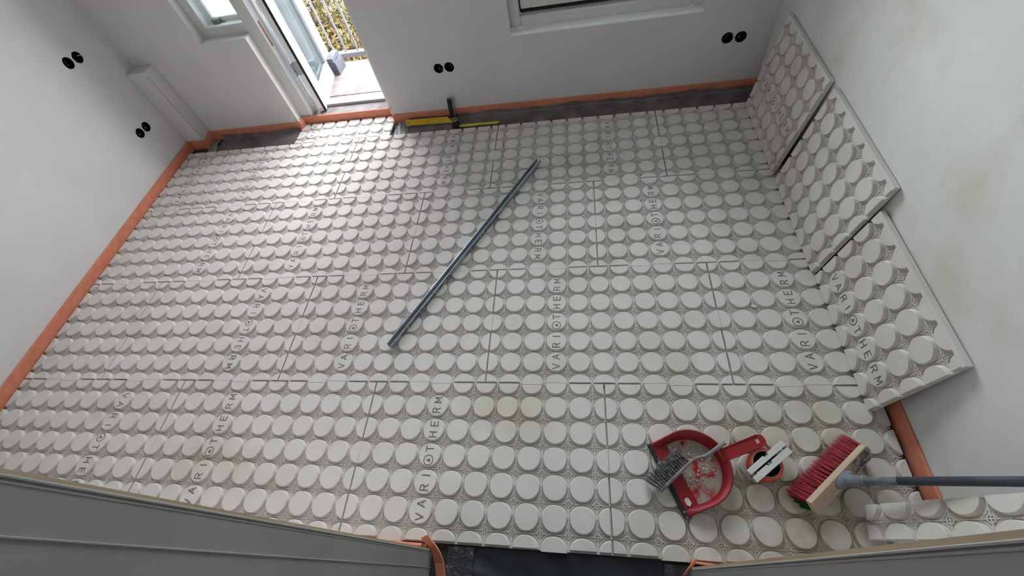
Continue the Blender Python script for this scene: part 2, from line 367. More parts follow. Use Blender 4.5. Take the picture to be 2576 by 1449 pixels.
def clip(poly, ax, val, keep_ge):
    res = []; n = len(poly)
    for i in range(n):
        p, q = poly[i], poly[(i+1) % n]
        ip = (p[ax] >= val) if keep_ge else (p[ax] <= val); iq = (q[ax] >= val) if keep_ge else (q[ax] <= val)
        if ip: res.append(p)
        if ip != iq:
            t = (val-p[ax])/(q[ax]-p[ax]); r = [p[0]+t*(q[0]-p[0]), p[1]+t*(q[1]-p[1])]; r[ax] = val; res.append(tuple(r))
    return res
def outline(r, flat, n=32):
    o = []
    for i in range(n):
        t = 2*math.pi*(i+.5)/n; c, s = math.cos(t), math.sin(t)
        k = min(r, flat/max(abs(c), 1e-6), flat/max(abs(s), 1e-6)); o.append((k*c, k*s))
    return o
OB = outline(0.0468, 0.0462)
def board_mesh(b, x0, x1, y0, y1, studcut=None, base=(0, 0, 0, 0), rim=None, nomotif=()):
    """board in local metres, stud tops at z=0; studcut(i,j)->(xa,xb,ya,yb) limits of that stud"""
    b.box(x0+base[0], x1-base[1], y0+base[2], y1-base[3], -BT, BZ)
    i0, i1 = math.ceil((x0-0.036)/.1-1e-6), math.floor((x1+0.036)/.1+1e-6); j0, j1 = math.ceil((y0-.036)/.1-1e-6), math.floor((y1+.036)/.1+1e-6)
    for i in range(i0, i1+1):
        for j in range(j0, j1+1):
            cx, cy = i*.1, j*.1
            xa, xb, ya, yb = x0, x1, y0, y1
            if studcut:
                q = studcut(i, j)
                if q: xa, xb, ya, yb = q
            poly = [(cx+p[0], cy+p[1]) for p in OB]
            for ax, v, ge in ((0, xa, 1), (0, xb, 0), (1, ya, 1), (1, yb, 0)): 
                poly = clip(poly, ax, v, ge)
                if len(poly) < 3: break
            if len(poly) < 3: continue
            def ring(k, z):
                o = []
                for p in poly:
                    x, y = cx+(p[0]-cx)*k, cy+(p[1]-cy)*k
                    if abs(p[0]-xa) < 1e-6: x = xa
                    if abs(p[0]-xb) < 1e-6: x = xb
                    if abs(p[1]-ya) < 1e-6: y = ya
                    if abs(p[1]-yb) < 1e-6: y = yb
                    o.append((x, y, z))
                return o
            dz = random.uniform(-.0003, .0003)
            b.rings([ring(1, BZ), ring(.950, BZ*.45), ring(.930, -.0011+dz), ring(.905, dz)], False, True)
    # relief between the studs
    for i in range(math.ceil(x0/.1-.5-1e-6), math.floor(x1/.1-.5+1e-6)+1):
        for j in range(math.ceil(y0/.1-.5-1e-6), math.floor(y1/.1-.5+1e-6)+1):
            cx, cy = (i+.5)*.1, (j+.5)*.1
            if not (x0+.012 < cx < x1-.012 and y0+.012 < cy < y1-.012): continue
            if (i, j) in nomotif: continue
            n = 12; vs = []; h = BZ+.0048
            for r, z in ((.0078, BZ), (.0082, h), (.0108, h), (.0114, BZ)):
                vs += [(cx+r*math.cos(2*math.pi*k/n), cy+r*math.sin(2*math.pi*k/n), z) for k in range(n)]
            b.add(vs, [(a*n+k, a*n+(k+1) % n, a*n+n+(k+1) % n, a*n+n+k) for a in range(3) for k in range(n)])
            for dx, dy in ((1, 0), (0, 1), (-1, 0), (0, -1)):
                # ridge from the centre through the ring to the gap between two studs
                L = min(.0492, (x1-cx) if dx > 0 else 1, (cx-x0) if dx < 0 else 1, (y1-cy) if dy > 0 else 1, (cy-y0) if dy < 0 else 1)
                w0, w1 = .0011, .0016; nx, ny = -dy, dx
                pts = []
                for s, wv in ((0, w0), (L, w1)):
                    for sg, z in ((1.6, BZ), (1, h), (-1, h), (-1.6, BZ)):
                        pts.append((cx+dx*s+nx*wv*sg, cy+dy*s+ny*wv*sg, z))
                b.add(pts, [(0, 1, 5, 4), (1, 2, 6, 5), (2, 3, 7, 6)])
            for sx in (1, -1):
                for sy in (1, -1):
                    bx, by = cx+sx*.05, cy+sy*.05; rr = .0535; a0 = math.acos(.0485/rr); ns = 5; vs = []
                    for k in range(ns+1):
                        t = a0+(math.pi/2-2*a0)*k/ns
                        for r, z in ((rr-.0011, BZ), (rr-.0003, BZ+.0032), (rr+.0012, BZ+.0032), (rr+.002, BZ)):
                            vs.append((bx-sx*r*math.cos(t), by-sy*r*math.sin(t), z))
                    if min(v[0] for v in vs) < x0 or max(v[0] for v in vs) > x1 or min(v[1] for v in vs) < y0 or max(v[1] for v in vs) > y1: continue
                    b.add(vs, [(k*4+a, k*4+a+1, k*4+a+5, k*4+a+4) for k in range(ns) for a in range(3)])
    if rim: b.box(*rim)
def lettering(parent, cols, T=None):
    for cx, y1, inv, pairs in cols:
        for k, pr in enumerate(pairs):
            cy = y1+(-.1*k if inv else .1*k); sg = -1 if inv else 1
            for q, ch in enumerate(pr):
                b = MB(); letter(b, ch, cx+random.uniform(-.001, .001), cy+sg*(-.0215 if q == 0 else .0225), math.pi/2*(1 if not inv else -1))
                b.build('printed_emblem' if ch == 'O' else 'printed_letter', M['print'], parent)
def fboard(u0, u1, v0, v1, cols=(), xa=None, xb=None, ya=None, yb=None, up_k=0, tie=()):
    X0 = (u0*.1 if xa is None else xa); X1 = (u1*.1 if xb is None else xb)
    Y0 = (v0*.1 if ya is None else ya); Y1 = (v1*.1 if yb is None else yb)
    g = .0006
    def sc(i, j):
        a, c, d, e = X0, X1, Y0, Y1
        if j == v0 and ya is None:            # this board is the upper one of the joint below
            k = (i-up_k) % 10; d = Y0+({7: .0051, 8: -.0029, 2: -.0029, 3: .0051}.get(k, .0078))
        if j == v1 and yb is None and v1 < 18:
            k = (i-UPK[v1]) % 10; e = Y1+({7: .0036, 8: -.0044, 2: -.0044, 3: .0036}.get(k, -.0006))
        mid = (j-v0) == 3
        if i == u0 and xa is None: a = X0+(g if mid else .0008)
        if i == u1 and xb is None: c = X1-(g if mid else .0062)
        return a, c, d, e
    b = MB()
    board_mesh(b, X0, X1, Y0, Y1, sc, (.006 if xa is not None else g, .006 if xb is not None else g, g, .006 if v1 == 18 and yb is None else g))
    o = b.build('heating_board', M['board'], floor)
    if cols: lettering(o, cols)
    return o
UPK = {0: -5, 6: 0, 12: 4, 18: -6}
EL, ER = -2.990, 0.988
for (u0, u1, c) in ((-30, -20, (-23, 1)), (-20, -10, (-17, 0)), (-10, 0, (-7, 0)), (0, 10, None)):
    fboard(u0, u1, -6, 0, [(c[0]*.1, -.1 if c[1] else -.5, c[1], PAIRS)] if c else (), EL if u0 == -30 else None, ER if u1 == 10 else None, up_k=0)
for (u0, u1, c) in ((-30, -25, None), (-25, -15, (-18, 1)), (-15, -5, (-12, 0)), (-5, 5, (-2, 0)), (5, 10, (8, 0))):
    fboard(u0, u1, 0, 6, [(c[0]*.1, .5 if c[1] else .1, c[1], PAIRS)] if c else (), EL if u0 == -30 else None, ER if u1 == 10 else None, up_k=-5)
for (u0, u1, c) in ((-30, -20, (-23, 1)), (-20, -10, (-17, 0)), (-10, 0, (-3, 1)), (0, 10, (3, 0))):
    fboard(u0, u1, 6, 12, [(c[0]*.1, 1.1 if c[1] else .7, c[1], PAIRS)] if c else (), EL if u0 == -30 else None, ER if u1 == 10 else None, up_k=0)
for (u0, u1, c) in ((-30, -26, (-28, 0)), (-26, -16, (-23, 0)), (-16, -6, (-9, 1)), (-6, 4, (1, 1)), (4, 10, None)):
    fboard(u0, u1, 12, 18, [(c[0]*.1, 1.7 if c[1] else 1.3, c[1], PAIRS)] if c else (), EL if u0 == -30 else None, ER if u1 == 10 else None, up_k=4)
fboard(-21, -14, 18, 20, [(-2.0, 1.9, 0, ['VA', 'RI'])], -2.118+.006, -1.376, None, 2.026, up_k=-6)

# boards standing on edge against the right wall
def lean(ymax, xb, th, T_, rimx, texts, label):
    up = Vector((math.sin(th), 0, math.cos(th))); n = Vector((-math.cos(th), 0, math.sin(th)))
    Tm = frame((xb, ymax, 0.0032), -up, (0, -1, 0), n)
    b = MB()
    def sc(i, j):
        a, c, d, e = -rimx-.0005, 0.0, 0.0, 0.6
        if j == 6: e = .6-(.0005 if i == -3 else .0045)
        return a, c, d, e
    board_mesh(b, -T_, 0, 0, .6, sc, (0, 0, 0, 0), (-T_, -rimx, 0.0, .6, BZ, -.0003))
    o = b.build('heating_board', M['board'], None, Tm)
    tag(o, label, 'board', 'boards leaning on the right wall')
    if texts: 
        l = lettering(o, texts)
    return o
lean(1.775, 0.919, .1435, .504, .490, [(-.2, .1, 0, PAIRS)], 'dimpled heating board standing farthest back in the right corner, lettering halfway up')
lean(1.122, 0.921, .1405, .504, .490, None, 'plain dimpled heating board without lettering, middle of three against right wall')
lean(0.505, 0.929, .148, .407, .392, [(-.1, .1, 0, PAIRS)], 'shortest and nearest leaning heating board, lettering along its lower edge')
# narrow offcut leaning by the doorway
P0 = Vector((.809, -.46, .052)); av = Vector((.296, -.047, .954)).normalized(); bv = Vector((.218, .976, -.019)); bv = (bv-av*av.dot(bv)).normalized(); nv = av.cross(bv)
b = MB(); board_mesh(b, 0, .70, 0, .1, None)
o = b.build('board_offcut', M['board'], None, frame(P0-av*.05-bv*.05+Vector((0, 0, .012)), av, bv, nv))
tag(o, 'narrow dimpled board offcut leaning up the right wall below the broom handle', 'board')

# ------------------------------------------------------------------ orange edge strip (foam), one run per wall
ZT = 0.055
def strip(path, th, name='foam_strip', z0=ZF, z1=ZT):
    """path in plan; the foam's wall side runs along path, thickness th to the left of it"""
    b = MB(); n = len(path); P = [Vector(p) for p in path]; inn = []
    for i, p in enumerate(P):
        ds = []
        if i > 0: ds.append((p-P[i-1]).normalized())
        if i < n-1: ds.append((P[i+1]-p).normalized())
        ns = [Vector((-d.y, d.x)) for d in ds]
        if len(ns) == 2:
            m = (ns[0]+ns[1]).normalized(); m *= th/max(.3, m.dot(ns[0]))
        else: m = ns[0]*th
        inn.append(p+m)
    rs = []
    for p, q in zip(P, inn):
        mid = (p+q)/2
        rs.append([Vector((p.x, p.y, z0)), Vector((q.x, q.y, z0)), Vector((q.x, q.y, z1-.004)), Vector((q.x*.7+p.x*.3, q.y*.7+p.y*.3, z1-.0008)), Vector((p.x*.8+q.x*.2, p.y*.8+q.y*.2, z1)), Vector((p.x, p.y, z1-.002))])
    b.rings(rs); return b
def sub(p, q, n, jit=.001):
    out = []
    for i in range(n):
        t = i/n; d = (Vector(q)-Vector(p)); nn = Vector((-d.y, d.x)).normalized()*random.uniform(0, jit)*(0 if i == 0 else 1)
        v = Vector(p)+d*t+nn; out.append((v.x, v.y))
    return out
e = .0005
r = strip(sub((XR-e, YB-.001), (-1.361, YB-.001), 14)+[(-1.361, YB-.001)], .010)
tag(r.build('foam_strip', M['foam']), 'long orange foam edge strip along the back wall below the window', 'edge strip')
r = strip([(-1.364, YB), (-1.405, 2.044), (-2.100, 2.044), (-2.1085, YBL), (-2.1085-.002, YBL-.001)]+sub((-2.115, YBL-.001), (-2.866, YBL-.001), 5)+[(-2.866, YBL-.001), (-2.866, 1.880), (XL+e, 1.880)], .009)
tag(r.build('foam_strip', M['foam']), 'orange foam edge strip stepping round the balcony door recess and pipe boxing', 'edge strip')
r = strip([(XL+e, 1.868)]+sub((XL+e, 1.86), (XL+e, -.60), 14)+[(XL+e, -.613)], .010)
tag(r.build('foam_strip', M['foam']), 'orange foam edge strip along the foot of the left wall', 'edge strip')
r = strip([(XR-e, -.60)]+sub((XR-e, -.59), (XR-e, YB-.014), 12)+[(XR-e, YB-.013)], .010)
tag(r.build('foam_strip', M['foam']), 'orange foam edge strip along the right wall behind the leaning boards', 'edge strip')
r = strip([(XL+.012, YN), (-1.5, YN), (-.66, YN)], .010, z1=.040)
tag(r.build('foam_strip', M['foam']), 'orange foam edge strip at the near wall left of the doorway', 'edge strip')
def ribbon(path, wv, th, name, label):
    b = MB(); rs = []
    for (p, dirw) in path:
        p = Vector(p); d = Vector(dirw).normalized(); n = Vector((0, 0, 1)) if abs(d.z) < .7 else Vector((1, 0, 0)); n = (n-d*n.dot(d)).normalized()
        rs.append([p-d*wv/2-n*th/2, p+d*wv/2-n*th/2, p+d*wv/2+n*th/2, p-d*wv/2+n*th/2])
    b.rings(rs); o = b.build(name, M['foam'], bevel=.0015); fixn(o)
    if label: tag(o, label, 'edge strip')
    return o
ribbon([((-.652, -.585, .045), (.75, .3, .5)), ((-.640, -.597, .034), (.8, .2, .5)), ((-.622, -.612, .028), (.8, .2, .5)), ((-.606, -.632, .022), (.9, .15, .35)), ((-.594, -.66, .010), (1, .1, .2)), ((-.585, -.70, 0), (1, .05, .15)), ((-.580, -.78, -.008), (1, 0, .1))], .034, .008, 'foam_strip_end', 'torn orange foam strip end curling out through the doorway, left side')
ribbon([((.214, -.641, .018), (.2, .3, .9)), ((.234, -.618, .030), (.5, .3, .9)), ((.252, -.596, .040), (.6, .3, .8))], .014, .009, 'foam_strip_end', 'short orange foam piece sticking up at the right door jamb')
r = strip([(.240, -.606), (.33, -.611), (.42, -.614), (XR-.012, YN)], .007, z1=.030)
tag(r.build('foam_strip', M['foam']), 'low orange foam edge strip at the near wall right of the doorway', 'edge strip')

# ------------------------------------------------------------------ plastic film
def sheet(name, m, nx, ny, f, label, cat='plastic sheet', smooth=True):
    b = MB(); vs = [f(i/nx, j/ny) for i in range(nx+1) for j in range(ny+1)]
    b.add(vs, [(i*(ny+1)+j, (i+1)*(ny+1)+j, (i+1)*(ny+1)+j+1, i*(ny+1)+j+1) for i in range(nx) for j in range(ny)])
    o = b.build(name, m, smooth=smooth); tag(o, label, cat); return o
def wrin(x, s): return .5*math.sin(x*9.1+s)+.3*math.sin(x*23.7+s*2.1)+.2*math.sin(x*51+s*3.3)
def filmf(xa, xb, yedge, ywall, top):
    def f(s, t):
        x = xa+(xb-xa)*s
        if t < .55:
            k = t/.55; y = yedge+(ywall-yedge)*k
            z = ZF+.0015+.0035*(1+wrin(x, 7*t))*math.sin(math.pi*k)**.6 + .012*k**4
        else:
            k = (t-.55)/.45; y = ywall+.0025*(1-k)-.002*(1+wrin(x*1.3, 5))*math.sin(math.pi*k); z = ZF+.0135+(top+.008*wrin(x, 2)-ZF-.0135)*k
        return (x, y, z)
    return f
sheet('plastic_film', M['film'], 160, 14, filmf(1.000, -1.262, 1.797, YB-.0155, .022), 'grey translucent film lining the gap along the back wall below the window', 'plastic film')
sheet('plastic_film', M['film'], 70, 14, filmf(-2.125, -2.78, 1.797, YBL-.0145, .018), 'grey translucent film lining the gap left of the balcony door', 'plastic film')
def ff(s, t):   # bunched film at the corner of the niche, bright reflections put into its colour
    x = -1.350+.095*s+.012*t; y = 1.80+.145*t; return (x, y, ZF+.004+.010*math.sin(s*9+t*4)**2+.012*t*(1-s))
sheet('plastic_film', M['filmc'], 16, 10, ff, 'crumpled shiny film bunched at the right corner of the door niche', 'plastic film')
def ff(s, t):
    x = -2.845+.075*s; y = 1.80+.12*t; return (x, y, ZF+.004+.014*math.sin(s*8+t*5)**2+.03*t*s)
sheet('plastic_film', M['filmc'], 14, 10, ff, 'crumpled clear film bunched beside the pipe boxing', 'plastic film')
def ff(s, t):   # sheet lying in the doorway
    x = -.478+.635*s; y = -.606-.75*t
    z = -.016+.012*math.exp(-((t-.10-.25*s)/.035)**2)*(1-.5*s)+.010*math.exp(-((t-.25+.12*s)/.05)**2)+.004*wrin(x+y, 3)+.006*math.exp(-((s-.08)/.03)**2)
    return (x, y, max(z, ZF+.0006))
sheet('plastic_sheet', M['filmd'], 60, 50, ff, 'black plastic sheet with folds lying in the doorway', 'plastic sheet')
def ff(s, t):
    x = -.575+.095*s; y = -.606-.75*t; return (x, y, -.008+.004*wrin(y*1.4, s*3)+.004*math.sin(s*7))
sheet('plastic_sheet', M['filmg'], 10, 40, ff, 'creased grey film strip on the left of the doorway floor', 'plastic sheet')
def ff(s, t):
    x = .16+.085*s; y = -.612-.70*t; return (x, y, -.010+.004*wrin(y*1.4, s*3+2)+.005*math.sin(s*7))
sheet('plastic_sheet', M['filmg'], 10, 40, ff, 'creased grey film strip on the right of the doorway floor', 'plastic sheet')

# ------------------------------------------------------------------ door lining of the doorway in front
d2 = sroot('door_2')
def lining(side, x, wallx, ys):
    s = 1 if side == 'L' else -1
    b = MB(); a, c = sorted((x, wallx)); b.box(a, c, ys[1], ys[0], ZF, 2.12)
    b.build('raw_edge', M['rawwood'], d2)
    b = MB()
    prof = [(wallx, ys[1]), (x-.0*s, ys[1]), (x+.0012*s, ys[1]-.0012), (x+.0012*s, ys[1]-.0030), (x-.0008*s, ys[1]-.0036), (x-.0008*s, ys[1]-.0048), (x+.0006*s, ys[1]-.0062), (x+.0006*s, ys[1]-.0076), (x, ys[1]-.0086), (x, -.6725), (x+.003*s, -.6730), (x+.003*s, -.6745), (x+.0015*s, -.6755), (x+.0015*s, -.755), (wallx, -.755)]
    if side == 'R': prof = prof[::-1]
    b.prism([(p[0], p[1]) for p in prof], 0.0, 2.10)
    fixn(b.build('jamb', M['lining'], d2))
lining('L', -.630, -.647, (-.6188, -.6228))
lining('R', .237, .252, (-.6168, -.6222))
b = MB(); b.box(-.647, .252, -.755, -.612, 2.09, 2.12)
b.build('head', M['lining'], d2)

# ------------------------------------------------------------------ balcony door and side window
d1 = sroot('door_1')
YF = 2.052
b = MB()
b.bbox(-2.1145, -2.031, YF, 2.13, ZF, 2.44, .002)
b.build('post', M['frame'], d1)
b = MB(); b.box(-2.0312, -2.0290, YF+.001, 2.110, ZF+.01, 2.40); b.build('lit_jamb_face', M['white'], d1)  # added white plate brightens the jamb side as if lit from outdoors
b = MB(); b.bbox(-1.421, -1.33, YF, 2.12, ZF, 2.44, .003); b.build('jamb', M['frame'], d1)
b = MB(); b.bbox(-2.031, -1.421, YF, 2.12, 2.36, 2.44, .002); b.build('head', M['frame'], d1)
b = MB(); b.box(-2.0295, -2.0280, 2.072, 2.090, .545, .70); b.build('bare_wood_patch', mat('bare_brown_wood', (.42, .20, .12), (.5, .28, .18), 40), d1)
b = MB(); b.bbox(-2.031, -2.016, 2.112, 2.140, ZF+.02, 2.36, .001); b.build('door_stop', M['white'], d1)
w1 = sroot('window_1')
b = MB(); b.bbox(-2.47, -2.3785, YF, 2.115, .60, 2.44, .002); b.bbox(-2.3785, -2.1145, YF, 2.115, .60, .711, .002); b.bbox(-2.3785, -2.1145, YF, 2.115, 2.36, 2.44, .002)
b.build('window_frame', M['frame'], w1)
b = MB(); b.bbox(-2.378, -2.345, 2.115, 2.150, .70, 2.38, .003); b.bbox(-2.345, -2.1145, 2.115, 2.150, .70, .740, .003); b.bbox(-2.345, -2.1145, 2.115, 2.150, 2.34, 2.38, .003)
b.build('sash', M['white'], w1)
b = MB(); b.box(-2.345, -2.1145, 2.130, 2.134, .740, 2.34); b.build('glass_pane', M['frost2'], w1)
b = MB(); b.box(-2.379, -2.3765, YF+.002, 2.116, .711, 2.36); b.box(-2.3765, -2.1145, YF+.003, 2.116, .7105, .7125); b.build('lit_reveal_face', M['white'], w1)  # added white plates put the light on the frame's inner faces into colour
b = MB(); b.bbox(-2.335, -2.290, 2.085, 2.116, .7115, .738, .002); b.tube([(-2.292, 2.10, .718), (-2.262, 2.10, .716)], .004, 8)
b.build('stay', M['stud'], w1)
# door leaf, opened outward
Hh = Vector((-1.925, 2.10, .05)); Fh = Vector((-2.035, 2.695, .05)); ev = (Fh-Hh).normalized(); nf = Vector((ev.y, -ev.x, 0))
TLf = frame(Hh, ev, (0, 0, 1), nf)       # local x along leaf, y up, z = interior face normal (towards +X)
lf = MB(); zz = 2.29
def lb(x0, x1, y0, y1, z0, z1, c=.002): lf.bbox(x0, x1, y0, y1, z0, z1, c, TLf)
lb(0, .110, 0, zz, -.052, 0); lb(.455, .605, 0, zz, -.052, 0); lb(.110, .455, 0, .125, -.052, 0); lb(.110, .455, zz-.11, zz, -.052, 0)
leaf = lf.build('door_leaf', M['doorpaint'], d1)
lf = MB(); lf.box(-.0016, .0003, 0.002, zz-.002, -.050, -.013, TLf); lf.build('lightened_leaf_edge', M['white'], leaf)  # edge painted lighter than the dimmed leaf to look brighter towards the room
lf = MB()
for q in ((.104, .118, .119, zz-.1), (.449, .463, .119, zz-.1)): lb(q[0], q[1], q[2], q[3], -.018, .004, .003)
lb(.118, .449, .119, .133, -.018, .004, .003); lb(.118, .449, zz-.12, zz-.106, -.018, .004, .003)
lf.build('glazing_bead', M['doorpaint'], leaf)
lf = MB(); lf.box(.11, .455, .125, zz-.11, -.030, -.026, TLf); lf.build('glass_pane', M['frost'], leaf)
lf = MB(); lf.box(-.0045, -.0002, 0.002, zz, -.013, .0035, TLf); lf.build('gasket', M['black'], leaf)
for zc in (.33, 1.05, 1.75):
    lf = MB(); 
    lf.box(-.0022, -.0002, zc-.045, zc+.045, -.045, -.014, TLf)
    for k in range(5): lf.tube([TLf @ Vector((-.008, zc-.045+k*.018+.001, -.062)), TLf @ Vector((-.008, zc-.045+(k+1)*.018-.001, -.062))], .0075+.001*(k % 2), 10)
    lf.box(-.0035, -.0015, zc-.045, zc+.045, -.062, -.045, TLf)
    lf.build('hinge', M['chrome'], leaf)

# big window in the back wall
w2 = sroot('window_2')
b = MB(); b.rings([[Vector((x, y, z)) for y, z in ((YB-.002, .476), (YB-.002, .4800), (YB+.002, .4850), (YB+.009, .4892), (2.012, .4895), (2.012, .476))] for x in (-.456, .621)])
b.build('window_sill', M['white'], w2)
YW = 2.012
def winframe(m, x0, x1, z0, z1, wd, ya, yb, c, name, parent):
    b = MB(); b.bbox(x0, x0+wd, ya, yb, z0, z1, c); b.bbox(x1-wd, x1, ya, yb, z0, z1, c); b.bbox(x0+wd-.0005, x1-wd+.0005, ya, yb, z0, z0+wd, c); b.bbox(x0+wd-.0005, x1-wd+.0005, ya, yb, z1-wd, z1, c)
    return b.build(name, m, parent)
winframe(M['frame'], -.457, .622, .4895, 2.42, .062, YW, 2.09, .007, 'window_frame', w2)
winframe(M['black'], -.396, .561, .5505, 2.36, .026, 2.066, 2.075, .0005, 'gasket', w2)
winframe(M['frame'], -.388, .553, .5765, 2.34, .058, 2.046, 2.10, .003, 'sash', w2)
winframe(M['frame'], -.342, .507, .622, 2.30, .022, 2.042, 2.06, .003, 'glazing_bead', w2)
b = MB(); b.box(-.33, .495, 2.070, 2.074, .63, 2.29); b.build('glass_pane', M['glass'], w2)
b = MB(); b.bbox(.285, .335, 2.028, 2.046, .556, .578, .002); b.tube([(.31, 2.03, .57), (.345, 2.026, .578)], .004, 8); b.build('stay', M['chrome'], w2)

# ------------------------------------------------------------------ balcony
b = MB(); b.box(-3.0, -.9, 2.285, 2.79, -.12, .05); o = struct(b.build('trim_2', M['dustfloor']))
b = MB(); b.box(-2.11, -1.33, 2.045, 2.285, ZF, .046); struct(b.build('trim_3', M['dustfloor']))
b = MB(); b.bbox(-1.995, -1.425, 2.150, 2.225, .047, .068, .002)
tag(b.build('threshold_board', M['ledge']), 'pale grey threshold board lying across the balcony doorway', 'board')
# broken mortar edge beside the leaf
b = MB(); pts = [(-2.03, 2.26)]; 
for k in range(9): pts.append((-1.955-.008*k+random.uniform(-.006, .006), 2.235+k*.04))
pts.append((-2.06, 2.57)); b.prism(pts, .050, .056); fixn(tag(b.build('mortar_edge', M['crumb']), 'jagged white mortar strip on the balcony under the open door leaf', 'mortar'))
gx = -2.045
for k in range(4):
    b = MB(); dx = .004*((k*7) % 3); b.bbox(gx+.028+dx, gx+.082+dx, 2.585-.006*k, 2.735-.008*k, .0505+k*.035, .0505+k*.035+.0335, .002)
    b.v = [tuple(v) for v in b.v]
    tag(b.build('plank_offcut', M['plank']), ['lowest grey-blue plank offcut in the stack on the balcony', 'second from bottom grey-blue plank offcut in the balcony stack', 'second from top grey-blue plank offcut in the balcony stack', 'topmost grey-blue plank offcut in the stack on the balcony'][k], 'offcut', 'plank offcuts stacked on the balcony')
rl = thing('balcony_railing', 'white metal balcony railing with thin vertical bars outside the open door', 'railing', (-1.9, 2.82, .05))
def rlb(mb, name, m=M['railing'], parent=rl):
    o = mb.build(name, m); o.parent = parent; o.matrix_parent_inverse = parent.matrix_world.inverted() if False else Matrix.Translation(-Vector(parent.location)); return o
b = MB(); b.bbox(-3.0, -.9, 2.795, 2.845, .072, .112, .003); rlb(b, 'bottom_rail')
b = MB(); b.bbox(-3.0, -.9, 2.80, 2.84, 1.05, 1.08, .003); rlb(b, 'top_rail')
k = 0; x = -2.985
while x < -.9:
    b = MB(); b.tube([(x, 2.82, .105), (x, 2.82, 1.055)], .0085, 8); rlb(b, 'bar'); x += .103
for x in (-2.9, -.97):
    b = MB(); b.bbox(x-.02, x+.02, 2.775, 2.80, -.08, 1.06, .003); rlb(b, 'post')

# ------------------------------------------------------------------ outside: street, facade strip and autumn trees
b = MB(); b.box(-40, 30, 2.9, 60, -7.1, -7.0); struct(b.build('ground', M['street']))
b = MB(); b.box(-2.62, -2.55, 2.30, 2.40, .06, 3.0); tag(b.build('downpipe', M['brickish']), 'pink-red pipe outside the narrow side window', 'pipe')
def tree(x, y, hgt, rad, seed, label, mats, nl):
    random.seed(seed)
    t = thing('autumn_tree', label, 'tree', (x, y, -7.0), group=None)
    def part(mb, name, m):
        o = mb.build(name, m); o.parent = t; return o
    b = MB(); b.tube([(0, 0, 0), (.08, .05, hgt*.35), (-.05, .1, hgt*.7), (.05, 0, hgt*.98)], [.17, .13, .08, .03], 10); part(b, 'trunk', M['bark'])
    tips = []
    for k in range(16):
        z0 = hgt*random.uniform(.3, .9); a = random.uniform(0, 2*math.pi); L = rad*random.uniform(.6, 1.05)*(1.15-.5*z0/hgt)
        p = [Vector((0, 0, z0))]
        for q in range(1, 5):
            a += random.uniform(-.3, .3); p.append(p[-1]+Vector((math.cos(a)*L/4, math.sin(a)*L/4, L/4*random.uniform(.2, .7))))
        b = MB(); b.tube(p, [.045, .034, .025, .016, .008], 6); part(b, 'branch', M['bark']); tips += p[1:]
        for q in range(1, 5):
            a2 = random.uniform(0, 6.28); e2 = p[q]+Vector((math.cos(a2), math.sin(a2), random.uniform(-.2, .6)))*L*.3
            b = MB(); b.tube([p[q], (p[q]+e2)/2+Vector((0, 0, .05)), e2], [.012, .008, .004], 5); part(b, 'branch', M['bark']); tips.append(e2)
    for mi, m in enumerate(mats):
        b = MB()
        for k in range(nl):
            c = random.choice(tips)+Vector([random.gauss(0, .40) for _ in range(3)]); s = random.uniform(.02, .042)
            u = Vector([random.gauss(0, 1) for _ in range(3)]).normalized(); v = u.orthogonal().normalized(); v.rotate(Matrix.Rotation(random.uniform(0, 6.28), 3, u))
            wv = u.cross(v)
            b.add([c-v*s, c+wv*s*.55, c+v*s*1.1, c-wv*s*.55], [(0, 1, 2, 3)])
        o = part(b, 'foliage', m); o['kind'] = 'stuff'
    return t
tree(-4.1, 6.5, 7.4, 2.0, 11, 'yellow autumn tree seen through the railing beyond the balcony', (M['leaf1'], M['leaf2']), 26000)
tree(-4.6, 12.6, 6.8, 2.0, 12, 'green-gold autumn tree farther back, right behind the railing bars', (M['leaf1'], M['leaf2']), 26000)
tree(-8.6, 8.6, 8.0, 2.1, 13, 'tall autumn tree farthest left beyond the balcony', (M['leaf2'], M['leaf1']), 4200)
random.seed(21)

# ------------------------------------------------------------------ text helper for tiny prints
def text_mesh(s, size, T, name, m, parent=None, bold=0.0):
    cu = bpy.data.curves.new(name, 'FONT'); cu.body = s; cu.size = size; cu.offset = bold; cu.resolution_u = 2
    o = bpy.data.objects.new('tmp_text', cu); COL.objects.link(o)
    dg = bpy.context.evaluated_depsgraph_get(); me = bpy.data.meshes.new_from_object(o.evaluated_get(dg))
    bpy.data.objects.remove(o); me.transform(T); me.materials.clear(); me.materials.append(m)
    r = bpy.data.objects.new(name, me); COL.objects.link(r)
    if parent is not None: r.parent = parent
    return r

# ------------------------------------------------------------------ steel channel lying across the boards
A, B = Vector((-.976, .172, .0006)), Vector((-.317, 1.400, .0006)); dv = (B-A).normalized(); pv = Vector((dv.y, -dv.x, 0)); Ls = (B-A).length
TS = frame(A, dv, -pv, (0, 0, 1))
st = thing('steel_channel', 'long galvanised steel U-channel lying diagonally across the floor boards', 'steel channel', T=TS)
b = MB(); hw, hh, t = .014, .027, .0011
prof = [(-hw, hh), (-hw, 0), (hw, 0), (hw, hh), (hw-.0035, hh+.0004), (hw-.0035, hh-.0008), (hw-t, hh-.0012), (hw-t, t), (-hw+t, t), (-hw+t, hh-.0012), (-hw+.0035, hh-.0008), (-hw+.0035, hh+.0004)]
prof = [(-p[0], p[1]) for p in prof]
b.rings([[Vector((x, p[0], p[1])) for p in prof] for x in (0, .004, Ls-.004, Ls)])
o = b.build('channel', M['steel'], st); fixn(o)
TT = frame((.07, -hw-.0004, .004), (1, 0, 0), (0, 0, 1), (0, -1, 0))
text_mesh('Adl P  (Dornfeld)  W 28/27/06 A  1 800 1    E 4', .020, TT, 'print', M['black'], st, .0006)
TT = frame((.60, -hw-.0004, .004), (1, 0, 0), (0, 0, 1), (0, -1, 0))
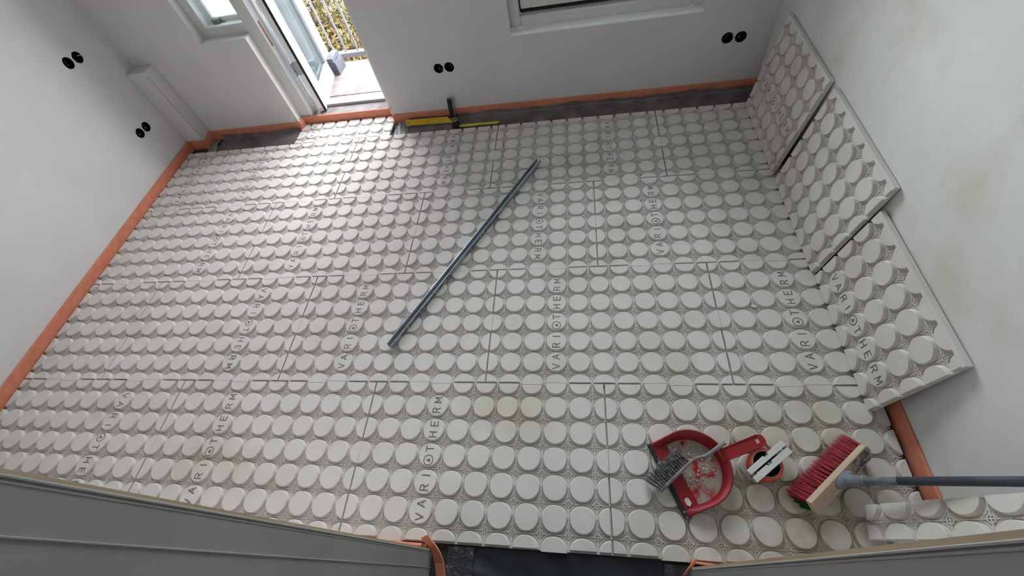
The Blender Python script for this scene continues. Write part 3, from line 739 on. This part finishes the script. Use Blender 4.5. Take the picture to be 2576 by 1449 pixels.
text_mesh('Adl P  (Dornfeld)  W 28/27/06 A  1 800 1', .020, TT, 'print', M['black'], st, .0006)

# ------------------------------------------------------------------ dustpan
DL = Vector((.385, -.923, 0)).normalized(); DB = Vector((.923, .385, 0)).normalized()
TD = frame((.205, -.355, .001), DL, DB, (0, 0, 1))   # z = DL x DB
TD = frame((.205, -.355, .001), DL, DB, DL.cross(DB))
dp = thing('dustpan', 'dusty red plastic dustpan with black rubber lip and short handle', 'dustpan', T=TD)
def dpan(off, zf, y0=0.0, n=26):
    """D outline shrunk by off; zf(y) height"""
    pts = []
    hwid = .130-off; top = .212-off
    yk = .085
    for i in range(7):
        y = y0+(yk-y0)*i/6; pts.append(Vector((hwid*(0.985+.015*i/6), y, zf(y))))
    for i in range(1, n):
        a = math.pi*i/n; y = yk+(top-yk)*math.sin(a); pts.append(Vector((hwid*math.cos(a), y, zf(y))))
    for i in range(7):
        y = yk+(y0-yk)*i/6; pts.append(Vector((-hwid*(1-.015*i/6), y, zf(y))))
    return pts
rimz = lambda y: .010+.050*min(1, max(0, y/.12))**.75
b = MB()
ro = dpan(0, rimz); ri = dpan(.005, lambda y: rimz(y)+.001); rf = dpan(.024, lambda y: min(rimz(y), .0075+.006*min(1, y/.2)))
ro2 = dpan(.004, lambda y: rimz(y)-.004); rb = dpan(.020, lambda y: .002)
b.rings([rb, ro2, ro, ri, rf], False, False, closed=False)
o = b.build('pan_rim', M['red'], dp, smooth=True); fixn(o)
b = MB(); n = len(rf); b.add(rf, [tuple(range(n))]); b.add([Vector((v.x, v.y, .002)) for v in rb], [tuple(range(len(rb)))[::-1]])
b.build('pan_floor', M['reddust'], dp)
b = MB(); b.bbox(-.106, .106, .002, .052, .0078, .0092, .0005); b.build('pan_ramp', M['red'], dp)
b = MB(); b.bbox(-.131, .131, -.013, .004, .001, .010, .002); b.build('rubber_lip', M['rubber'], dp)
hp = [(-.021, .190), (.021, .190), (.0195, .345)]+[(.0195*math.cos(a)*1.0, .352+.012*math.sin(a)) for a in [math.pi*k/8 for k in range(1, 8)]]+[(-.0195, .345)]
TH = frame((.0, 0, .057), (1, 0, 0), (0, 1, -.02), (0, .02, 1))
b = plate(hp, [[(-.007, .330), (.007, .330), (.007, .344), (-.007, .344)]], .004, TH)
for sx in (-1, 1): b.bbox(sx*.0195-.0018, sx*.0195+.0018, .196, .346, .040, .0565, .0008)
o = b.build('handle', M['red'], dp)
b = MB(); random.seed(3)
for k in range(70):
    a = random.uniform(0, math.pi); rr = random.random()**.5; x = .095*rr*math.cos(a); y = .05+.125*rr*math.sin(a); s = random.uniform(.0012, .0042)
    pts = [(x+s*math.cos(t)*random.uniform(.6, 1.2), y+s*math.sin(t)*random.uniform(.6, 1.2)) for t in [2*math.pi*i/6 for i in range(6)]]
    z = .0085+.006*min(1, y/.2); b.prism(pts, z, z+s*random.uniform(.4, .9))
o = stuff(tag(b.build('plaster_crumbs', M['crumb'], None, TD), 'small pale plaster crumbs scattered in the dustpan', 'crumbs'))
b = MB(); pts = [(.086+.015*math.cos(t)*random.uniform(.75, 1.1), .022+.010*math.sin(t)*random.uniform(.75, 1.1)) for t in [2*math.pi*i/12 for i in range(12)]]
b.prism(pts, .0096, .0135); tag(b.build('plaster_lump', M['crumb'], None, TD), 'largest white plaster lump near the front corner of the dustpan', 'plaster lump')

# ------------------------------------------------------------------ hand brush lying over the dustpan
hb = thing('hand_brush', 'dusty grey hand brush lying across the red dustpan', 'brush', (.176, -.39, .02))
def part(mb, name, m, par, smooth=False):
    o = mb.build(name, m, None, None, smooth); o.parent = par; o.matrix_parent_inverse = par.matrix_basis.inverted() if False else Matrix.Translation(-Vector(par.location)); return o
b0, b1 = Vector((.172, -.397, .026)), Vector((.276, -.306, .050)); bd = (b1-b0).normalized()
sdir = Vector((-.64, .72, .0)); sdir = (sdir-bd*sdir.dot(bd)).normalized(); bn = bd.cross(sdir)
if bn.z < 0: bn = -bn
b = MB(); rs = []
for t, hw_, th_ in ((-.03, .006, .004), (0, .010, .007), (.3, .0125, .0085), (.75, .0125, .0085), (1, .011, .008), (1.12, .0075, .007)):
    c = b0+(b1-b0)*t
    rs.append([c+bn*hw_*math.cos(a)-sdir*th_*math.sin(a)*.8 for a in [2*math.pi*k/10 for k in range(10)]])
b.rings(rs); fixn(part(b, 'brush_back', M['greyp'], hb, True))
b = MB(); b.tube([b1+(b1-b0)*.05, (.300, -.292, .056), (.326, -.286, .066), (.345, -.276, .071), (.372, -.258, .073), (.399, -.240, .074)], [.007, .0062, .0058, .0065, .0075, .0078], 10)
part(b, 'handle', M['greyp'], hb, True)
b = MB(); random.seed(5)
for i in range(15):
    for rw in (-1, 0, 1):
        c = b0+(b1-b0)*(.02+.96*i/14)+bn*rw*.0065+sdir*.004
        for k in range(34):
            d = (sdir+bn*random.gauss(rw*.05, .035)+bd*random.gauss(-.04 if i > 2 else -.04-.09*(3-i), .04)).normalized(); L = random.uniform(.052, .066); q = c+Vector([random.gauss(0, .0012) for _ in range(3)]); sag = Vector((0, 0, -.006*random.random()))
            s = .00065; p1 = q+d*L*.5; p2 = q+d*L+sag+Vector([random.gauss(0, .0018) for _ in range(3)])
            o_ = d.orthogonal().normalized()*s; o2 = d.cross(o_)
            b.add([q+o_, q-o_*.5+o2*.87, q-o_*.5-o2*.87, p1+o_, p1-o_*.5+o2*.87, p1-o_*.5-o2*.87, p2], [(0, 1, 4, 3), (1, 2, 5, 4), (2, 0, 3, 5), (3, 4, 6), (4, 5, 6), (5, 3, 6)])
stuff(part(b, 'bristles', M['greyb'], hb))

# ------------------------------------------------------------------ roll of red tape and white spacer bars on it
tr_ = thing('tape_roll', 'roll of red-orange tape lying flat beside the dustpan handle', 'tape roll', (.528, -.300, .0008))
def lathe(b, prof, n=40, c=(0, 0)):
    rs = [[Vector((c[0]+r*math.cos(2*math.pi*k/n), c[1]+r*math.sin(2*math.pi*k/n), z)) for k in range(n)] for r, z in prof]
    b.rings(rs, False, False)
b = MB(); lathe(b, [(.0445, 0), (.052, 0), (.0535, .002), (.0525, .012), (.0535, .016), (.0530, .030), (.0535, .034), (.0525, .046), (.051, .048), (.0445, .047), (.0445, 0)]); b.build('tape', M['tape'], tr_, smooth=False)
b = MB(); lathe(b, [(.0440, .001), (.0442, .0485), (.0425, .0487), (.0420, .001), (.0440, .001)]); b.build('core_edge', M['lightcore'], tr_)
b = MB(); lathe(b, [(.0419, .002), (.0419, .047), (.0405, .047), (.0405, .002)]); lathe(b, [(.0001, .0015), (.0406, .0015)]); b.build('core', M['core'], tr_)
sv = Vector((.797, .604, 0)).normalized(); pv2 = Vector((-sv.y, sv.x, 0))
TSp = frame((.531, -.296, .0500), sv, pv2, (0, 0, 1))
sp_ = thing('spacer_clip', 'pair of off-white plastic bars pinned together lying on the tape roll', 'spacer', T=TSp)
b = MB(); b.prism([(-.080, .004), (.088, .004), (.088, .0225), (.078, .0235), (.018, .0235), (.016, .0165), (.0, .0165), (-.002, .0235), (-.080, .0215)], 0, .017); fixn(b.build('bar', M['spacer'], sp_, bevel=.001))
b = MB(); b.prism([(-.082, -.0235), (.088, -.0235), (.086, -.0020), (.008, -.0020), (.006, -.0090), (-.012, -.0090), (-.014, -.0020), (-.060, -.0020), (-.062, -.0045), (-.082, -.0045)], -.001, .015); fixn(b.build('bar', M['spacer'], sp_, bevel=.001))
for cx, cy in ((.008, .013), (-.003, -.0065), (.083, .001), (-.074, -.001)):
    b = MB(); b.tube([(cx, cy, -.004), (cx, cy, .0125)], .0065, 14); b.build('pin', M['stud'], sp_)

# ------------------------------------------------------------------ broom leaning on the right wall
ab = Vector((.766, .643, 0)).normalized(); nb = Vector((.43, -.49, .76)); nb = (nb-ab*nb.dot(ab)).normalized(); sb = nb.cross(ab).normalized()
if sb.z < 0: sb = -sb
cB = Vector((.724, -.317, .063))          # middle of the lower long edge on the s side
TBm = frame(cB, ab, -sb, -nb.cross(ab).cross(ab) if False else nb) if ab.cross(-sb).dot(nb) > 0 else frame(cB, -ab, -sb, nb)
br = thing('broom', 'broom with red bristles and wooden head, handle leaning on the right wall', 'broom', T=TBm)
sgn = 1 if (TBm.to_3x3() @ Vector((1, 0, 0))).dot(ab) > 0 else -1
# local: x along head, y across (0 = s side edge, + towards the other side), z up through the head
b = MB(); hl = .147
pl = [(-hl, .0), (hl-.012, .0), (hl-.003, .006), (hl, .016), (hl-.002, .040), (hl-.012, .052), (-hl+.003, .052), (-hl, .048)]
if sgn < 0: pl = [(-p[0], p[1]) for p in pl][::-1]
b.prism(pl, 0, .021); o = b.build('broom_head', M['beech'], br, bevel=.003)
b = MB(); sx = sgn; x0_, x1_ = sorted((sx*.050, sx*.136)); b.box(x0_, x1_, .006, .046, .0212, .0216); b.build('sticker', M['sticker'], br)
def bristle(b, q, d, L, s=.0008, tipj=.002):
    p1 = q+d*L*.55; p2 = q+d*L+Vector([random.gauss(0, tipj) for _ in range(3)])
    o_ = d.orthogonal().normalized()*s; o2 = d.cross(o_)
    b.add([q+o_, q-o_*.5+o2*.87, q-o_*.5-o2*.87, p1+o_, p1-o_*.5+o2*.87, p1-o_*.5-o2*.87, p2], [(0, 1, 4, 3), (1, 2, 5, 4), (2, 0, 3, 5), (3, 4, 6), (4, 5, 6), (5, 3, 6)])
random.seed(9)
b = MB(); g = MB()
NT = 19
for i in range(NT):
    for j in range(4):
        cx = -.138+.276*i/(NT-1); cy = .007+.0125*j; fl = (j-1.5)*.10-.05
        gr = (sgn*cx < -.118 and j >= 2)
        for k in range(60):
            d = Vector((random.gauss(cx*.9, .06), random.gauss(fl, .05), -1)).normalized()
            bristle(g if gr else b, Vector((cx+random.gauss(0, .0022), cy+random.gauss(0, .0018), .001)), d, random.uniform(.066, .078)*(1.0 if j < 2 else .92), .0007)
stuff(b.build('bristles', M['redb'], br)); stuff(g.build('green_bristles', M['green'], br))
# socket and pole, world directions taken into the broom's frame
inv = TBm.inverted()
pd = Vector((.184, -.049, .3225)).normalized()
s0 = TBm @ Vector((0, .026, .021)); s1 = Vector((.766, -.349, .120))
b = MB(); rs = []
for k, (zh, ra, rb_) in enumerate(((.0205, .040, .024), (.026, .039, .0235), (.034, .030, .021), (.042, .021, .018))):
    rs.append([Vector((ra*math.cos(a)+(.004*k)*0, .026+rb_*math.sin(a), zh)) for a in [2*math.pi*q/20 for q in range(20)]])
b.rings(rs)
o = b.build('socket', M['socketp'], br, smooth=True)
c0 = Vector((0, .026, .034)); pl_ = inv @ s1; dl = (inv.to_3x3() @ pd).normalized()
b = MB(); b.tube([c0-dl*.008, c0+dl*.012, c0+dl*.045, c0+dl*.052], [.019, .0185, .0165, .0172], 18); b.tube([c0+dl*.047, c0+dl*.056], .0178, 18)
b.build('collar', M['socketp'], br, smooth=True)
p_start = c0+dl*.05; wp = TBm @ p_start; tlen = (XR-.013-wp.x)/pd.x
b = MB(); b.tube([p_start, p_start+dl*.10], .0118, 18); b.build('worn_pole_end', M['poledust'], br, smooth=True)
b = MB(); b.tube([p_start+dl*.098, p_start+dl*min(tlen, 1.3)], .0120, 18); b.build('pole', M['pole'], br, smooth=True)

# ------------------------------------------------------------------ try square and tape measure at the back wall
ts = thing('try_square', 'yellow and black try square propped in the gap by the back wall', 'try square', (-.96, 1.905, -.012))
u_ = Vector((1, -.025, 0)).normalized(); v_ = Vector((0, .62, .78)).normalized(); v_ = (v_-u_*u_.dot(v_)).normalized()
TQ = frame((-1.272, 1.893, -.004), u_, v_, u_.cross(v_))
def loc(o, par): o.parent = par; o.matrix_parent_inverse = Matrix.Translation(-Vector(par.location)); return o
b = MB(); b.prism([(0, 0), (.345, 0), (.305, .040), (0, .040)], 0, .0022, TQ); loc(b.build('blade', M['yellow']), ts)
b = MB()
for k in range(1, 30):
    L = .009 if k % 5 == 0 else .005
    b.box(.010*k-.0004, .010*k+.0004, .040-L-.001, .039, .0023, .0026, TQ); b.box(.010*k-.0004, .010*k+.0004, .001, .001+L, .0023, .0026, TQ)
    b.box(.010*k+.0015, .010*k+.0045, .0265, .0268, .0023, .0026, TQ); b.box(.010*k+.0015, .010*k+.0045, .0120, .0123, .0023, .0026, TQ)
b.prism([(.012, .020), (.020, .015), (.020, .025)], .0023, .0026, TQ)
loc(b.build('scale_marks', M['black']), ts)
hv = Vector((.010, .022, .150)).normalized(); hx = Vector((1, 0, 0)); hx = (hx-hv*hx.dot(hv)).normalized()
TK = frame((-.953, 1.912, -.013), hx, hv, hx.cross(hv))
b = MB(); b.bbox(0.002, .036, .0, .160, -.007, .007, .001, TK); loc(b.build('stock', M['black']), ts)
b = MB(); b.box(.036, .0395, 0, .161, -.0072, .0072, TK); b.box(0.002, .0395, .160, .1625, -.0072, .0072, TK); b.box(0, .002, 0, .161, -.0072, .0072, TK); loc(b.build('metal_edge', M['chrome']), ts)
tm = thing('tape_measure', 'black tape measure with its yellow-green blade pulled out along the board edge', 'tape measure', (-.90, 1.855, -.016))
b = MB(); b.bbox(-.925, -.872, 1.826, 1.858, -.016, .020, .007); loc(b.build('case', M['black']), tm)
b = MB(); TE = frame((-.912, 1.872, .022), (1, 0, 0), (0, .8, .6), (0, -.6, .8))
def ell(r0, r1, m, nme):
    bb = MB(); n = 28; vs = []
    for i in range(n):
        t = 2*math.pi*i/n
        for a_, z in ((r0, 0), (r0, .003), (r1, .003), (r1, 0)): vs.append(TE @ Vector((a_*math.cos(t)*1.0, a_*.62*math.sin(t), z)))
    bb.add(vs, [(i*4+k, i*4+k+1, ((i+1) % n)*4+k+1, ((i+1) % n)*4+k) for i in range(n) for k in range(3)])
    loc(bb.build(nme, m), tm)
b = MB(); b.tube([TE @ Vector((0, 0, -.022)), TE @ Vector((0, 0, .001))], .020, 20); loc(b.build('round_case', M['black']), tm)
ell(.020, .0235, M['spacer'], 'ring'); ell(.007, .011, M['lime'], 'label')
b = MB(); rs = []
for x in [-.875+.275*k/8 for k in range(9)]:
    rs.append([Vector((x, 1.813, .004)), Vector((x, 1.826, .0015)), Vector((x, 1.840, .004)), Vector((x, 1.840, .0046)), Vector((x, 1.826, .0021)), Vector((x, 1.813, .0046))])
b.rings(rs); fixn(loc(b.build('blade', M['lime']), tm))
b = MB(); b.box(-.601, -.599, 1.810, 1.843, -.006, .0055); loc(b.build('hook', M['black']), tm)

# crumb and small loose bits
b = MB(); b.prism([(.640, .362), (.650, .355), (.661, .358), (.663, .364), (.652, .369), (.643, .367)], -.009, -.003); tag(b.build('plaster_bit', mat('cream_bit', (.75, .70, .52), None, 30)), 'small cream plaster bit between studs on the right side of the floor', 'plaster bit')
